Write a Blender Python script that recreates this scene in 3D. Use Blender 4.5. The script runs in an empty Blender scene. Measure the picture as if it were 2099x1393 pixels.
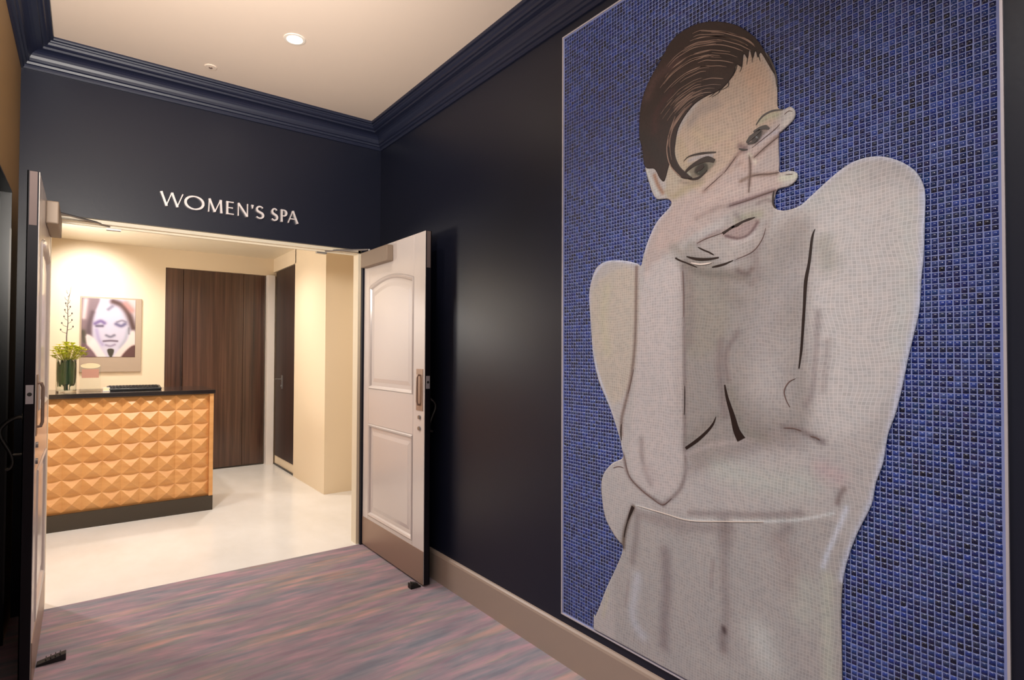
import bpy, bmesh, math, random
import numpy as np
from mathutils import Vector, Matrix
random.seed(7); RNG = np.random.default_rng(7)
SC = bpy.context.scene
COL = SC.collection
R = math.radians
def lin(c):
    out = []
    for v in c:
        v = v/255.0
        out.append(v/12.92 if v <= .04045 else ((v+.055)/1.055)**2.4)
    return tuple(out)

# ------------------------------------------------------------------ camera, world, light, exposure
F_PX, CX, CY = 1137.5, 984.0, 702.6
YAW, PITCH, ROLL, EYE = R(35.451), R(1.031), R(.282), 1.55
fw = Vector((math.sin(YAW)*math.cos(PITCH), math.cos(YAW)*math.cos(PITCH), math.sin(PITCH)))
rt0 = Vector((math.cos(YAW), -math.sin(YAW), 0)); up0 = rt0.cross(fw)
rt = rt0*math.cos(ROLL)+up0*math.sin(ROLL); up = -rt0*math.sin(ROLL)+up0*math.cos(ROLL)
cd = bpy.data.cameras.new('camera'); cam = bpy.data.objects.new('camera', cd); COL.objects.link(cam)
m = Matrix((rt, up, -fw)).transposed().to_4x4(); m.translation = (0, 0, EYE)
cam.matrix_world = m
cd.sensor_fit = 'HORIZONTAL'; cd.sensor_width = 36; cd.lens = F_PX/2099*36
cd.shift_x = (1049.5-CX)/2099; cd.shift_y = (CY-696.5)/2099; cd.clip_start = .02
SC.camera = cam
w = bpy.data.worlds.new('world'); SC.world = w; w.use_nodes = True
w.node_tree.nodes['Background'].inputs[0].default_value = (*lin((255, 242, 234)), 1)
w.node_tree.nodes['Background'].inputs[1].default_value = .35
SC.view_settings.view_transform = 'Standard'; SC.view_settings.look = 'None'
SC.view_settings.gamma = 1; SC.view_settings.exposure = 0.0
SC.view_settings.use_curve_mapping = False

def spot(name, loc, aim, power, col, angle=100, blend=.8, size=.05):
    d = bpy.data.lights.new(name, 'SPOT'); d.energy = power; d.color = col
    d.spot_size = R(angle); d.spot_blend = blend; d.shadow_soft_size = size
    o = bpy.data.objects.new(name, d); COL.objects.link(o); o.location = loc
    o.rotation_euler = (Vector(aim)-Vector(loc)).to_track_quat('-Z', 'Y').to_euler()
    return o
WARM = (1, .88, .74); WARM2 = (1, .92, .83); NEUT = (1, .97, .95)
# hall downlights
spot('hall_downlight', (.977, 3.263, 3.36), (.977, 3.263, 0), 30, WARM2, 120, 1)
spot('hall_downlight', (.5, 1.3, 3.36), (.5, 1.3, 0), 45, NEUT, 110, 1)
spot('hall_downlight', (-.9, .3, 3.36), (-.9, .3, 0), 130, NEUT, 140, 1)
spot('mural_downlight', (.3, 1.7, 3.36), (1.98, 1.5, 1.1), 115, NEUT, 68, 1)
spot('mural_downlight', (.2, .2, 3.36), (1.98, .9, .95), 135, NEUT, 72, 1)
# unseen uplights added to brighten the hall ceiling; no fixture hangs here
spot('hall_ceiling_fill', (-.2, 1.35, 2.3), (.2, 3.2, 3.386), 330, (1, .93, .84), 118, 1, .2)
spot('hall_ceiling_fill', (.5, .2, 2.3), (.8, 1.6, 3.386), 150, (1, .95, .90), 105, 1, .2)
# reception downlights, then two added fill spots
spot('portrait_washer', (.0, 7.35, 2.83), (.05, 8.0, 2.0), 90, NEUT, 110, 1)
spot('reception_downlight', (.6, 5.1, 2.83), (.6, 5.1, 0), 105, NEUT, 150, 1)
spot('reception_downlight', (-.6, 5.1, 2.83), (-.6, 5.1, 0), 95, NEUT, 150, 1)
spot('reception_downlight', (1.35, 6.6, 2.83), (1.35, 6.6, 0), 85, WARM2, 150, 1)
spot('reception_downlight', (.3, 7.1, 2.83), (.3, 7.1, 0), 50, WARM2, 150, 1)
spot('reception_downlight', (2.9, 5.1, 2.83), (2.9, 5.1, 0), 45, WARM, 140, 1)
spot('wall_glow_fill', (-.4, 5.4, 2.83), (1.98, 2.65, 1.15), 260, NEUT, 42, 1, .12)  # added spot aimed through the doorway to make the glow on the navy wall
spot('reception_ceiling_fill', (-.9, 6.7, 2.0), (.5, 6.2, 2.85), 190, WARM2, 140, 1, .3)  # unseen uplight added to lift the reception ceiling; no cove is built

# ------------------------------------------------------------------ materials
def mat(name, col, rough=.5, metal=0, spec=.5, emit=None, trans=0, coat=0, ior=None, bump=None, sheen=0):
    M = bpy.data.materials.new(name); M.use_nodes = True
    nt = M.node_tree; b = nt.nodes['Principled BSDF']
    b.inputs['Base Color'].default_value = (*lin(col), 1)
    b.inputs['Roughness'].default_value = rough; b.inputs['Metallic'].default_value = metal
    b.inputs['Specular IOR Level'].default_value = spec
    if coat: b.inputs['Coat Weight'].default_value = coat; b.inputs['Coat Roughness'].default_value = .12
    if trans: b.inputs['Transmission Weight'].default_value = trans
    if ior: b.inputs['IOR'].default_value = ior
    if emit:
        b.inputs['Emission Color'].default_value = (*lin(col), 1); b.inputs['Emission Strength'].default_value = emit
    if bump:
        sc, st = bump
        n = nt.nodes.new('ShaderNodeTexNoise'); n.inputs['Scale'].default_value = sc; n.inputs['Detail'].default_value = 4
        tc = nt.nodes.new('ShaderNodeTexCoord'); nt.links.new(tc.outputs['Object'], n.inputs['Vector'])
        bp = nt.nodes.new('ShaderNodeBump'); bp.inputs['Strength'].default_value = st; bp.inputs['Distance'].default_value = .01
        nt.links.new(n.outputs['Fac'], bp.inputs['Height']); nt.links.new(bp.outputs['Normal'], b.inputs['Normal'])
    return M
def streaks(M, scale, stops, noise_scale=1.0, detail=6, rot=0, rough_tex=False, bump=0):
    """stretched noise through a colour ramp into the base colour"""
    nt = M.node_tree; b = nt.nodes['Principled BSDF']
    tc = nt.nodes.new('ShaderNodeTexCoord'); mp = nt.nodes.new('ShaderNodeMapping')
    mp.inputs['Scale'].default_value = scale; mp.inputs['Rotation'].default_value = (0, 0, rot)
    n = nt.nodes.new('ShaderNodeTexNoise'); n.inputs['Scale'].default_value = noise_scale; n.inputs['Detail'].default_value = detail
    n.inputs['Roughness'].default_value = .6
    r = nt.nodes.new('ShaderNodeValToRGB')
    el = r.color_ramp.elements
    while len(el) < len(stops): el.new(.5)
    for e, (p, c) in zip(el, stops): e.position = p; e.color = (*lin(c), 1)
    nt.links.new(tc.outputs['Object'], mp.inputs['Vector']); nt.links.new(mp.outputs['Vector'], n.inputs['Vector'])
    nt.links.new(n.outputs['Fac'], r.inputs['Fac']); nt.links.new(r.outputs['Color'], b.inputs['Base Color'])
    if bump:
        bp = nt.nodes.new('ShaderNodeBump'); bp.inputs['Strength'].default_value = bump; bp.inputs['Distance'].default_value = .004
        n2 = nt.nodes.new('ShaderNodeTexNoise'); n2.inputs['Scale'].default_value = 260
        nt.links.new(tc.outputs['Object'], n2.inputs['Vector'])
        nt.links.new(n2.outputs['Fac'], bp.inputs['Height']); nt.links.new(bp.outputs['Normal'], b.inputs['Normal'])
    return M
NAVY = mat('navy wall paint', (21, 24, 39), .38, spec=.35, bump=(60, .02))
NAVYT = mat('navy gloss trim paint', (28, 33, 54), .42, spec=.5)
CEIL = mat('warm white ceiling paint', (232, 212, 194), .8)
CREAM = mat('cream wall paint', (236, 218, 190), .6)
CREAMT = mat('cream trim paint', (236, 224, 200), .4)
TAN = mat('tan wall paint', (150, 118, 74), .6)
TAUPE = mat('taupe baseboard paint', (150, 132, 120), .38)
STONE = streaks(mat('cream stone floor', (225, 215, 200), .22, spec=.5), (1.2, .7, 1), [(.3, (224, 220, 214)), (.7, (238, 235, 232))], 1.5)
CARPET = mat('streaked carpet', (140, 125, 130), .95, spec=.1)
DOORP = mat('door paint', (216, 206, 202), .34, coat=.5)
DOORE = mat('dark door edge', (18, 14, 22), .6, spec=.2)
BRUSH = mat('brushed tan steel', (165, 142, 128), .42, metal=.55)
STEEL = mat('steel', (150, 148, 148), .35, metal=.85)
GREYC = mat('grey closer cover', (142, 124, 108), .5, metal=.1)
DARKM = mat('dark bronze', (70, 68, 66), .35, metal=.8)
BOLT = mat('dull flush bolt metal', (104, 90, 88), .7, spec=.2)
RUBBER = mat('black rubber', (22, 18, 20), .6)
WALNUT = streaks(mat('polished walnut', (70, 42, 32), .25, coat=.35), (22, 22, .5), [(.3, (44, 27, 22)), (.5, (74, 49, 38)), (.7, (98, 68, 54))], 1.0, 5)
MAPLE = streaks(mat('carved maple', (226, 174, 110), .4), (3, 3, 14), [(.3, (218, 156, 94)), (.7, (236, 180, 116))], 1.4, 5)
BLACKT = mat('dark counter top', (34, 26, 24), .15, coat=.4)
PLINTH = mat('dark plinth', (66, 58, 48), .5)
LETTER = mat('brushed silver letters', (226, 218, 218), .35, metal=.35)
WHITEP = mat('white gloss post', (238, 230, 224), .3)
GLASS = mat('clear glass', (245, 250, 248), .02, trans=1, ior=1.45)
DARKWOOD = streaks(mat('very dark walnut', (44, 26, 22), .5), (22, 22, .5), [(.3, (36, 20, 17)), (.7, (58, 36, 30))], 1.0, 5)
GREEN = mat('dark leaf', (44, 84, 22), .5)
LIME = mat('yellow green blossom', (206, 210, 70), .6)
PALEF = mat('pale yellow blossom', (240, 232, 140), .6)
TWIG = mat('grey twig', (92, 78, 78), .7)
CARD = mat('cream card', (244, 226, 184), .6)
CARDR = mat('reddish card print', (204, 150, 130), .6)
BLACKP = mat('black plastic', (16, 15, 18), .35)
LAMP = mat('lamp lens', (255, 244, 230), .4, emit=30)
LAMPR = mat('white lamp ring', (240, 228, 214), .5)
TRIMW = mat('pale metal edge trim', (196, 190, 196), .35, metal=.3)
GROUT = mat('pale blue grout', (124, 134, 184), .7)
LINEM = mat('black brown tesserae', (34, 20, 18), .4)
LINES = mat('soft brown tesserae', (104, 82, 78), .5)
HAIRL = mat('light brown tesserae', (150, 124, 112), .4)
LIGHTL = mat('pale tesserae line', (214, 200, 192), .5)
FRAMEM = mat('taupe mat board', (176, 156, 136), .5)

# carpet: broad streaks of muted colours lying across the hall
nt = CARPET.node_tree; b = nt.nodes['Principled BSDF']
tc = nt.nodes.new('ShaderNodeTexCoord')
def cnoise(scale, ns, w):
    mp = nt.nodes.new('ShaderNodeMapping'); mp.inputs['Scale'].default_value = scale; mp.inputs['Location'].default_value = (w, w*.7, 0)
    n = nt.nodes.new('ShaderNodeTexNoise'); n.inputs['Scale'].default_value = ns; n.inputs['Detail'].default_value = 3.5; n.inputs['Roughness'].default_value = .55
    nt.links.new(tc.outputs['Object'], mp.inputs['Vector']); nt.links.new(mp.outputs['Vector'], n.inputs['Vector'])
    return n
def ramp(n, stops):
    r = nt.nodes.new('ShaderNodeValToRGB'); el = r.color_ramp.elements
    while len(el) < len(stops): el.new(.5)
    for e, (p, c) in zip(el, stops): e.position = p; e.color = (*lin(c), 1)
    nt.links.new(n.outputs['Fac'], r.inputs['Fac']); return r
r1 = ramp(cnoise((1.1, 6.5, 1), 1.0, 3), [(.3, (122, 128, 142)), (.42, (136, 130, 140)), (.5, (162, 132, 144)), (.57, (142, 138, 138)), (.7, (200, 152, 138))])
r2 = ramp(cnoise((3.2, 17, 1), 1.0, 11), [(.34, (108, 108, 120)), (.44, (134, 132, 138)), (.52, (150, 142, 146)), (.66, (206, 156, 166))])
mx = nt.nodes.new('ShaderNodeMix'); mx.data_type = 'RGBA'; mx.inputs[0].default_value = .38
nt.links.new(r1.outputs['Color'], mx.inputs[6]); nt.links.new(r2.outputs['Color'], mx.inputs[7]); nt.links.new(mx.outputs[2], b.inputs['Base Color'])
bp = nt.nodes.new('ShaderNodeBump'); bp.inputs['Strength'].default_value = .25; bp.inputs['Distance'].default_value = .004
n2 = nt.nodes.new('ShaderNodeTexNoise'); n2.inputs['Scale'].default_value = 300
nt.links.new(tc.outputs['Object'], n2.inputs['Vector']); nt.links.new(n2.outputs['Fac'], bp.inputs['Height']); nt.links.new(bp.outputs['Normal'], b.inputs['Normal'])

def attr_mat(name, rough, tess=0, coat=0, joint=1.35, jf=.8, var=.08):
    """base colour from the tile colours of the artwork; tess > 0 adds joints between small pieces"""
    M = mat(name, (128, 128, 128), rough, coat=coat); nt = M.node_tree; b = nt.nodes['Principled BSDF']
    a = nt.nodes.new('ShaderNodeAttribute'); a.attribute_name = 'col'
    src = a.outputs['Color']
    if tess:
        tc = nt.nodes.new('ShaderNodeTexCoord')
        ns = nt.nodes.new('ShaderNodeTexNoise'); ns.inputs['Scale'].default_value = 5; ns.inputs['Detail'].default_value = 1
        nt.links.new(tc.outputs['Object'], ns.inputs['Vector'])
        ad = nt.nodes.new('ShaderNodeVectorMath'); ad.operation = 'MULTIPLY_ADD'; ad.inputs[1].default_value = (0, .05, .05)
        nt.links.new(ns.outputs['Color'], ad.inputs[0]); nt.links.new(tc.outputs['Object'], ad.inputs[2])
        sc = nt.nodes.new('ShaderNodeVectorMath'); sc.operation = 'SCALE'; sc.inputs['Scale'].default_value = 1/tess
        nt.links.new(ad.outputs[0], sc.inputs[0])
        fl = nt.nodes.new('ShaderNodeVectorMath'); fl.operation = 'FLOOR'; nt.links.new(sc.outputs[0], fl.inputs[0])
        flx = nt.nodes.new('ShaderNodeVectorMath'); flx.operation = 'MULTIPLY'; flx.inputs[1].default_value = (0, 1, 1); nt.links.new(fl.outputs[0], flx.inputs[0])
        wn = nt.nodes.new('ShaderNodeTexWhiteNoise'); wn.noise_dimensions = '3D'; nt.links.new(flx.outputs[0], wn.inputs['Vector'])
        fr = nt.nodes.new('ShaderNodeVectorMath'); fr.operation = 'FRACTION'; nt.links.new(sc.outputs[0], fr.inputs[0])
        sp = nt.nodes.new('ShaderNodeSeparateXYZ'); nt.links.new(fr.outputs[0], sp.inputs[0])
        def lt(s, v):
            q = nt.nodes.new('ShaderNodeMath'); q.operation = 'LESS_THAN'; q.inputs[1].default_value = v; nt.links.new(s, q.inputs[0]); return q.outputs[0]
        mxm = nt.nodes.new('ShaderNodeMath'); mxm.operation = 'MAXIMUM'
        nt.links.new(lt(sp.outputs['Y'], .17), mxm.inputs[0]); nt.links.new(lt(sp.outputs['Z'], .17), mxm.inputs[1])
        mr = nt.nodes.new('ShaderNodeMapRange'); mr.inputs['To Min'].default_value = 1-var; mr.inputs['To Max'].default_value = 1+var
        nt.links.new(wn.outputs['Value'], mr.inputs['Value'])
        mu = nt.nodes.new('ShaderNodeVectorMath'); mu.operation = 'SCALE'; nt.links.new(src, mu.inputs[0]); nt.links.new(mr.outputs[0], mu.inputs['Scale'])
        f = nt.nodes.new('ShaderNodeMath'); f.operation = 'MULTIPLY'; f.inputs[1].default_value = jf; nt.links.new(mxm.outputs[0], f.inputs[0])
        mix = nt.nodes.new('ShaderNodeMix'); mix.data_type = 'RGBA'
        nt.links.new(f.outputs[0], mix.inputs[0]); nt.links.new(mu.outputs[0], mix.inputs[6])
        m2 = nt.nodes.new('ShaderNodeVectorMath'); m2.operation = 'SCALE'; nt.links.new(src, m2.inputs[0]); m2.inputs['Scale'].default_value = joint
        nt.links.new(m2.outputs[0], mix.inputs[7])
        src = mix.outputs[2]
    nt.links.new(src, b.inputs['Base Color'])
    return M
TILE = attr_mat('blue glass mosaic tiles', .24, coat=.15)
SKIN = attr_mat('flesh coloured tesserae', .5, tess=.0115)
HAIRM = attr_mat('dark hair tesserae', .6, tess=.008, joint=1.5, jf=.8, var=.25)
PRINT = attr_mat('black and white print', .45)

# ------------------------------------------------------------------ builders
class MB:
    def __init__(s): s.v = []; s.f = []; s.mi = []
    def add(s, vs, fs, mi=0):
        k = len(s.v); s.v += [tuple(v) for v in vs]; s.f += [tuple(i+k for i in f) for f in fs]; s.mi += [mi]*len(fs)
    def box(s, a, b, mi=0):
        (x0, y0, z0), (x1, y1, z1) = a, b
        s.add([(x0,y0,z0),(x1,y0,z0),(x1,y1,z0),(x0,y1,z0),(x0,y0,z1),(x1,y0,z1),(x1,y1,z1),(x0,y1,z1)],
              [(3,2,1,0),(4,5,6,7),(0,1,5,4),(1,2,6,5),(2,3,7,6),(3,0,4,7)], mi)
    def lathe(s, prof, c, n=32, mi=0):
        vs = []; m_ = len(prof)
        for i in range(n):
            a = 2*math.pi*i/n
            for r, z in prof: vs.append((c[0]+r*math.cos(a), c[1]+r*math.sin(a), c[2]+z))
        fs = [(i*m_+j, ((i+1)%n)*m_+j, ((i+1)%n)*m_+j+1, i*m_+j+1) for i in range(n) for j in range(m_-1)]
        s.add(vs, fs, mi)
    def tube(s, pts, r, n=10, mi=0):
        P = [Vector(p) for p in pts]; rr = r if isinstance(r, (list, tuple)) else [r]*len(P)
        vs = []; prev = None
        for i, p in enumerate(P):
            t = (P[min(i+1, len(P)-1)]-P[max(i-1, 0)]).normalized()
            a = prev if prev else (Vector((0,0,1)) if abs(t.z) < .9 else Vector((1,0,0)))
            u = (a-t*a.dot(t)).normalized(); v = t.cross(u); prev = u
            for k in range(n):
                q = 2*math.pi*k/n; vs.append(p+u*(rr[i]*math.cos(q))+v*(rr[i]*math.sin(q)))
        fs = [(i*n+k, i*n+(k+1)%n, (i+1)*n+(k+1)%n, (i+1)*n+k) for i in range(len(P)-1) for k in range(n)]
        fs += [tuple(reversed(range(n))), tuple((len(P)-1)*n+k for k in range(n))]
        s.add(vs, fs, mi)
    def prism(s, loop, d, mi=0):
        """loop: 3D points of a planar polygon, d: extrusion vector"""
        n = len(loop); d = Vector(d); A = [Vector(p) for p in loop]
        s.add(A+[p+d for p in A], [tuple(reversed(range(n))), tuple(range(n, 2*n))]+[(i, (i+1)%n, n+(i+1)%n, n+i) for i in range(n)], mi)
    def ball(s, c, r, n=8, sq=(1,1,1), mi=0):
        prof = [(max(1e-4, r*math.sin(math.pi*j/n)), -r*math.cos(math.pi*j/n)) for j in range(n+1)]
        k = len(s.v); s.lathe(prof, (0,0,0), n*2-2, mi)
        for i in range(k, len(s.v)): x, y, z = s.v[i]; s.v[i] = (c[0]+x*sq[0], c[1]+y*sq[1], c[2]+z*sq[2])
    def build(s, name, mats, parent=None, bevel=0, smooth=False, base=None):
        me = bpy.data.meshes.new(name)
        B = Vector(base) if base else Vector((0, 0, 0))
        me.from_pydata([tuple(Vector(v)-B) for v in s.v], [], s.f)
        for mm in (mats if isinstance(mats, list) else [mats]): me.materials.append(mm)
        for p, i in zip(me.polygons, s.mi): p.material_index = i
        bm = bmesh.new(); bm.from_mesh(me); bmesh.ops.recalc_face_normals(bm, faces=bm.faces); bm.to_mesh(me); bm.free()
        if smooth:
            for p in me.polygons: p.use_smooth = True
            me.set_sharp_from_angle(angle=R(35))
        me.update()
        o = bpy.data.objects.new(name, me); COL.objects.link(o); o.location = B
        if parent: o.parent = parent; o.location = B-parent.location
        if bevel:
            bv = o.modifiers.new('bevel', 'BEVEL'); bv.width = bevel; bv.segments = 2; bv.limit_method = 'ANGLE'; bv.angle_limit = R(40)
        return o
def tag(o, label=None, cat=None, group=None, kind=None):
    if label: o['label'] = label
    if cat: o['category'] = cat
    if group: o['group'] = group
    if kind: o['kind'] = kind
    return o
def thing(name, loc, label, cat, group=None, kind=None):
    o = bpy.data.objects.new(name, None); COL.objects.link(o); o.location = loc; o.empty_display_size = .1
    return tag(o, label, cat, group, kind)
def struct(o, label, cat): return tag(o, label, cat, kind='structure')
def part(mb, name, mats, parent, bevel=0, smooth=False, label=None):
    """mesh given in world coordinates, child of a thing that stands at parent.location"""
    o = mb.build(name, mats, None, bevel, smooth)
    o.parent = parent
    off = Vector((0, 0, 0)); q = parent
    while q: off += q.location; q = q.parent
    o.location = -off
    if o.data.vertices:
        pass
    if label: o['label'] = label
    return o

# ------------------------------------------------------------------ dimensions
XL, XR, YB, ZC = -.331, 1.985, 4.224, 3.386
YF = 2.55                      # the left wall stub starts here, the foyer opens left of it
WT = .12                       # thickness of the wall with the opening
OX0, OX1, ZD = -.200, 1.83, 2.38
IX0, IX1, IY1, IZ = -2.2, 2.143, 8.014, 2.85
YE = 5.93                      # end face of the projecting wall in the reception
# ------------------------------------------------------------------ hall shell
b = MB(); b.add([(-3.2,-2.2,0),(XR+.1,-2.2,0),(XR+.1,YB+.02,0),(-3.2,YB+.02,0)], [(0,1,2,3)]); b.box((-3.2,-2.2,-.1),(XR+.1,YB+.02,-.002))
struct(b.build('floor', CARPET), 'streaked mauve, grey and pink carpet of the hall', 'floor')
b = MB(); b.box((IX0-.2,YB+.02,-.1),(4.2,IY1+.2,0)); struct(b.build('floor', STONE), 'pale cream stone floor of the reception beyond the doors', 'floor')
b = MB(); b.box((-3.2,-2.2,ZC),(XR+.2,YB+.2,ZC+.1)); struct(b.build('ceiling', CEIL), 'warm white hall ceiling inside the navy crown', 'ceiling')
b = MB(); b.box((IX0-.2,YB+WT,IZ),(4.2,IY1+.2,IZ+.1)); struct(b.build('ceiling', CREAMT), 'cream ceiling of the reception', 'ceiling')
b = MB(); b.box((XR,-2.2,0),(XR+.12,YB+.2,ZC)); struct(b.build('wall_right', NAVY), 'dark navy wall carrying the mosaic', 'wall')
b = MB()                       # wall with the double door opening: navy in the hall, cream in the reception
for (x0, x1, z0, z1) in ((-3.2, OX0, 0, ZC), (OX1, XR, 0, ZC), (OX0, OX1, ZD, ZC)): b.box((x0, YB, z0), (x1, YB+.03, z1), 0)
for (x0, x1, z0, z1) in ((-3.2, OX0, 0, ZC), (OX1, 4.2, 0, ZC), (OX0, OX1, ZD, ZC)): b.box((x0, YB+.03, z0), (x1, YB+WT, z1), 1)
struct(b.build('wall_back', [NAVY, CREAM]), 'dark navy wall around the double doorway below the lettering', 'wall')
b = MB(); b.box((XL-.12, YF, 0), (XL, 3.02, ZC)); b.box((XL-.12, 3.86, 0), (XL, YB, ZC)); b.box((XL-.12, 3.02, 2.40), (XL, 3.86, ZC)); b.box((-3.2, YF, 0), (XL-.12, YF+.12, ZC))
struct(b.build('wall_left', TAN), 'tan wall at the far left edge above a dark door', 'wall')
# dark door in the left wall with a pale metal edge
b = MB(); b.box((XL-.09, 3.03, .005), (XL-.045, 3.85, 2.39))
o = struct(b.build('door_3', BLACKP), 'dark door in the left wall behind the open left leaf', 'door')
b = MB(); b.box((XL-.125, 3.852, 0), (XL+.002, 3.864, 2.40)); b.box((XL-.125, 3.02, 2.392), (XL+.002, 3.864, 2.402)); b.box((XL-.125, 3.018, 0), (XL+.002, 3.03, 2.40)); part(b, 'door_frame', BLACKP, o)
b = MB(); b.box((XL-.004, 3.846, .22), (XL+.004, 3.852, 2.2)); part(b, 'edge_strip', DARKM, o, label='pale metal edge strip')
# crown moulding swept round the hall
path = [(-3.2, YF), (XL, YF), (XL, YB), (XR, YB), (XR, -2.2)]
prof = [(0, 3.222), (.010, 3.222), (.016, 3.232), (.016, 3.243), (.026, 3.246), (.030, 3.258), (.040, 3.262)]
for k in range(7):
    t = k/6*math.pi/2; prof.append((.040+.055*(1-math.cos(t)), 3.262+.060*math.sin(t)))
prof += [(.105, 3.324), (.107, 3.336), (.118, 3.338), (.128, 3.344), (.134, 3.355), (.140, 3.358), (.142, 3.366), (.155, 3.368), (.157, 3.376), (.157, ZC), (0, ZC)]
segn = [(0,-1), (1,0), (0,-1), (-1,0)]
b = MB(); vs = []; n = len(prof)
for i, (x, y) in enumerate(path):
    if i == 0: mx_ = segn[0]
    elif i == len(path)-1: mx_ = segn[-1]
    else: mx_ = (segn[i-1][0]+segn[i][0], segn[i-1][1]+segn[i][1])
    for p, z in prof: vs.append((x+mx_[0]*p, y+mx_[1]*p, z))
b.add(vs, [(i*n+j, (i+1)*n+j, (i+1)*n+(j+1)%n, i*n+(j+1)%n) for i in range(len(path)-1) for j in range(n)]+[tuple(range(n)), tuple((len(path)-1)*n+k for k in range(n))])
struct(b.build('trim_1', NAVYT), 'stepped navy crown moulding round the hall ceiling', 'moulding')
# baseboard
b = MB()
pf = [(0, 0), (.020, 0), (.020, .175), (.016, .186), (.008, .194), (0, .196)]
b.prism([(XR-p, -2.2, z) for p, z in pf], (0, YB+2.2, 0))
struct(b.build('baseboard_right', TAUPE), 'taupe baseboard along the navy wall', 'baseboard')
b = MB(); b.prism([(XL-.0+p, YF, z) for p, z in pf], (0, .45, 0))
struct(b.build('baseboard_left', TAUPE), 'taupe baseboard on the left wall', 'baseboard')
# doorway lining
b = MB()
b.box((OX0-.0, YB+.035, 0), (OX0+.022, YB+WT+.012, ZD)); b.box((OX1-.022, YB+.035, 0), (OX1, YB+WT+.012, ZD)); b.box((OX0, YB+.035, ZD-.022), (OX1, YB+WT+.012, ZD))
b.box((OX0-.07, YB+WT, 0), (OX0, YB+WT+.012, ZD+.07)); b.box((OX1, YB+WT, 0), (OX1+.07, YB+WT+.012, ZD+.07)); b.box((OX0, YB+WT, ZD), (OX1, YB+WT+.012, ZD+.07))
b.box((OX0+.022, YB+.08, ZD-.034), (OX1-.022, YB+.10, ZD-.022))
struct(b.build('trim_2', CREAMT), 'cream lining of the double doorway', 'door frame')

# ------------------------------------------------------------------ reception shell
b = MB(); b.box((IX0, IY1, 0), (.82, IY1+.15, IZ)); b.box((.82, IY1, 2.612), (2.4, IY1+.15, IZ)); b.box((.82, IY1+.05, 0), (2.4, IY1+.15, 2.612)); 
struct(b.build('wall_far', CREAM), 'cream far wall of the reception', 'wall')
b = MB(); b.box((IX0-.15, YB+WT, 0), (IX0, IY1+.15, IZ)); struct(b.build('wall_reception_left', CREAM), 'cream left wall of the reception', 'wall')
b = MB(); b.box((IX1, YE, 0), (4.0, 7.0, IZ)); b.box((IX1, 7.0, 2.665), (IX1+.15, IY1+.15, IZ)); b.box((IX1, 7.0, 0), (IX1+.15, 7.03, IZ)); b.box((IX1+.1, 7.0, 0), (IX1+.15, IY1+.15, IZ)); b.box((4.0, YB+WT, 0), (4.15, 7.0, IZ))
struct(b.build('wall_reception_right', CREAM), 'cream projecting wall at the right of the reception', 'wall')
# polished walnut wall panels of the far wall
t = thing('wood_panelling', (1.43, IY1, 0), 'tall polished dark walnut wall panelling behind the reception counter', 'wall panel')
for x0, x1, dy in ((.825, 1.02, .03), (1.024, 1.745, .018), (1.75, 2.03, .03)):
    b = MB(); b.box((x0, IY1+dy-.03, .02), (x1, IY1+.05, 2.608)); part(b, 'panel', WALNUT, t, bevel=.002)
b = MB(); b.box((.825, IY1+.006, 0), (2.03, IY1+.05, .02)); part(b, 'skirting', PLINTH, t)
b = MB(); b.box((2.045, IY1-.09, 0), (2.143, IY1+.05, 2.612))
o = b.build('corner_post', WHITEP, bevel=.003); tag(o, 'slim glossy white post in the corner between the dark walnut panels', 'post')
# dark door in the right side
t = thing('door_4', (IX1, 7.5, 0), 'dark walnut door with silver lever in the right side wall', 'door', kind='structure')
b = MB(); b.box((IX1+.012, 7.045, .13), (IX1+.06, IY1-.1, 2.655)); part(b, 'leaf', DARKWOOD, t, bevel=.003)
b = MB(); b.box((IX1+.02, 7.035, .0), (IX1+.09, IY1-.08, .125)); part(b, 'sill', CREAM, t)
b = MB(); b.box((IX1+.006, 7.045, .0), (IX1+.02, IY1-.1, .02)); part(b, 'threshold', DARKM, t)
b = MB(); b.box((IX1+.004, 7.55, 1.06), (IX1+.012, 7.60, 1.24)); b.tube([(IX1+.01,7.575,1.19),(IX1-.04,7.575,1.19),(IX1-.045,7.59,1.19),(IX1-.045,7.70,1.185)], .009)
b.tube([(IX1+.01,7.575,1.10),(IX1-.01,7.575,1.10)], .014)
part(b, 'lever_handle', STEEL, t, smooth=True, label='silver lever handle on plate')

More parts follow.
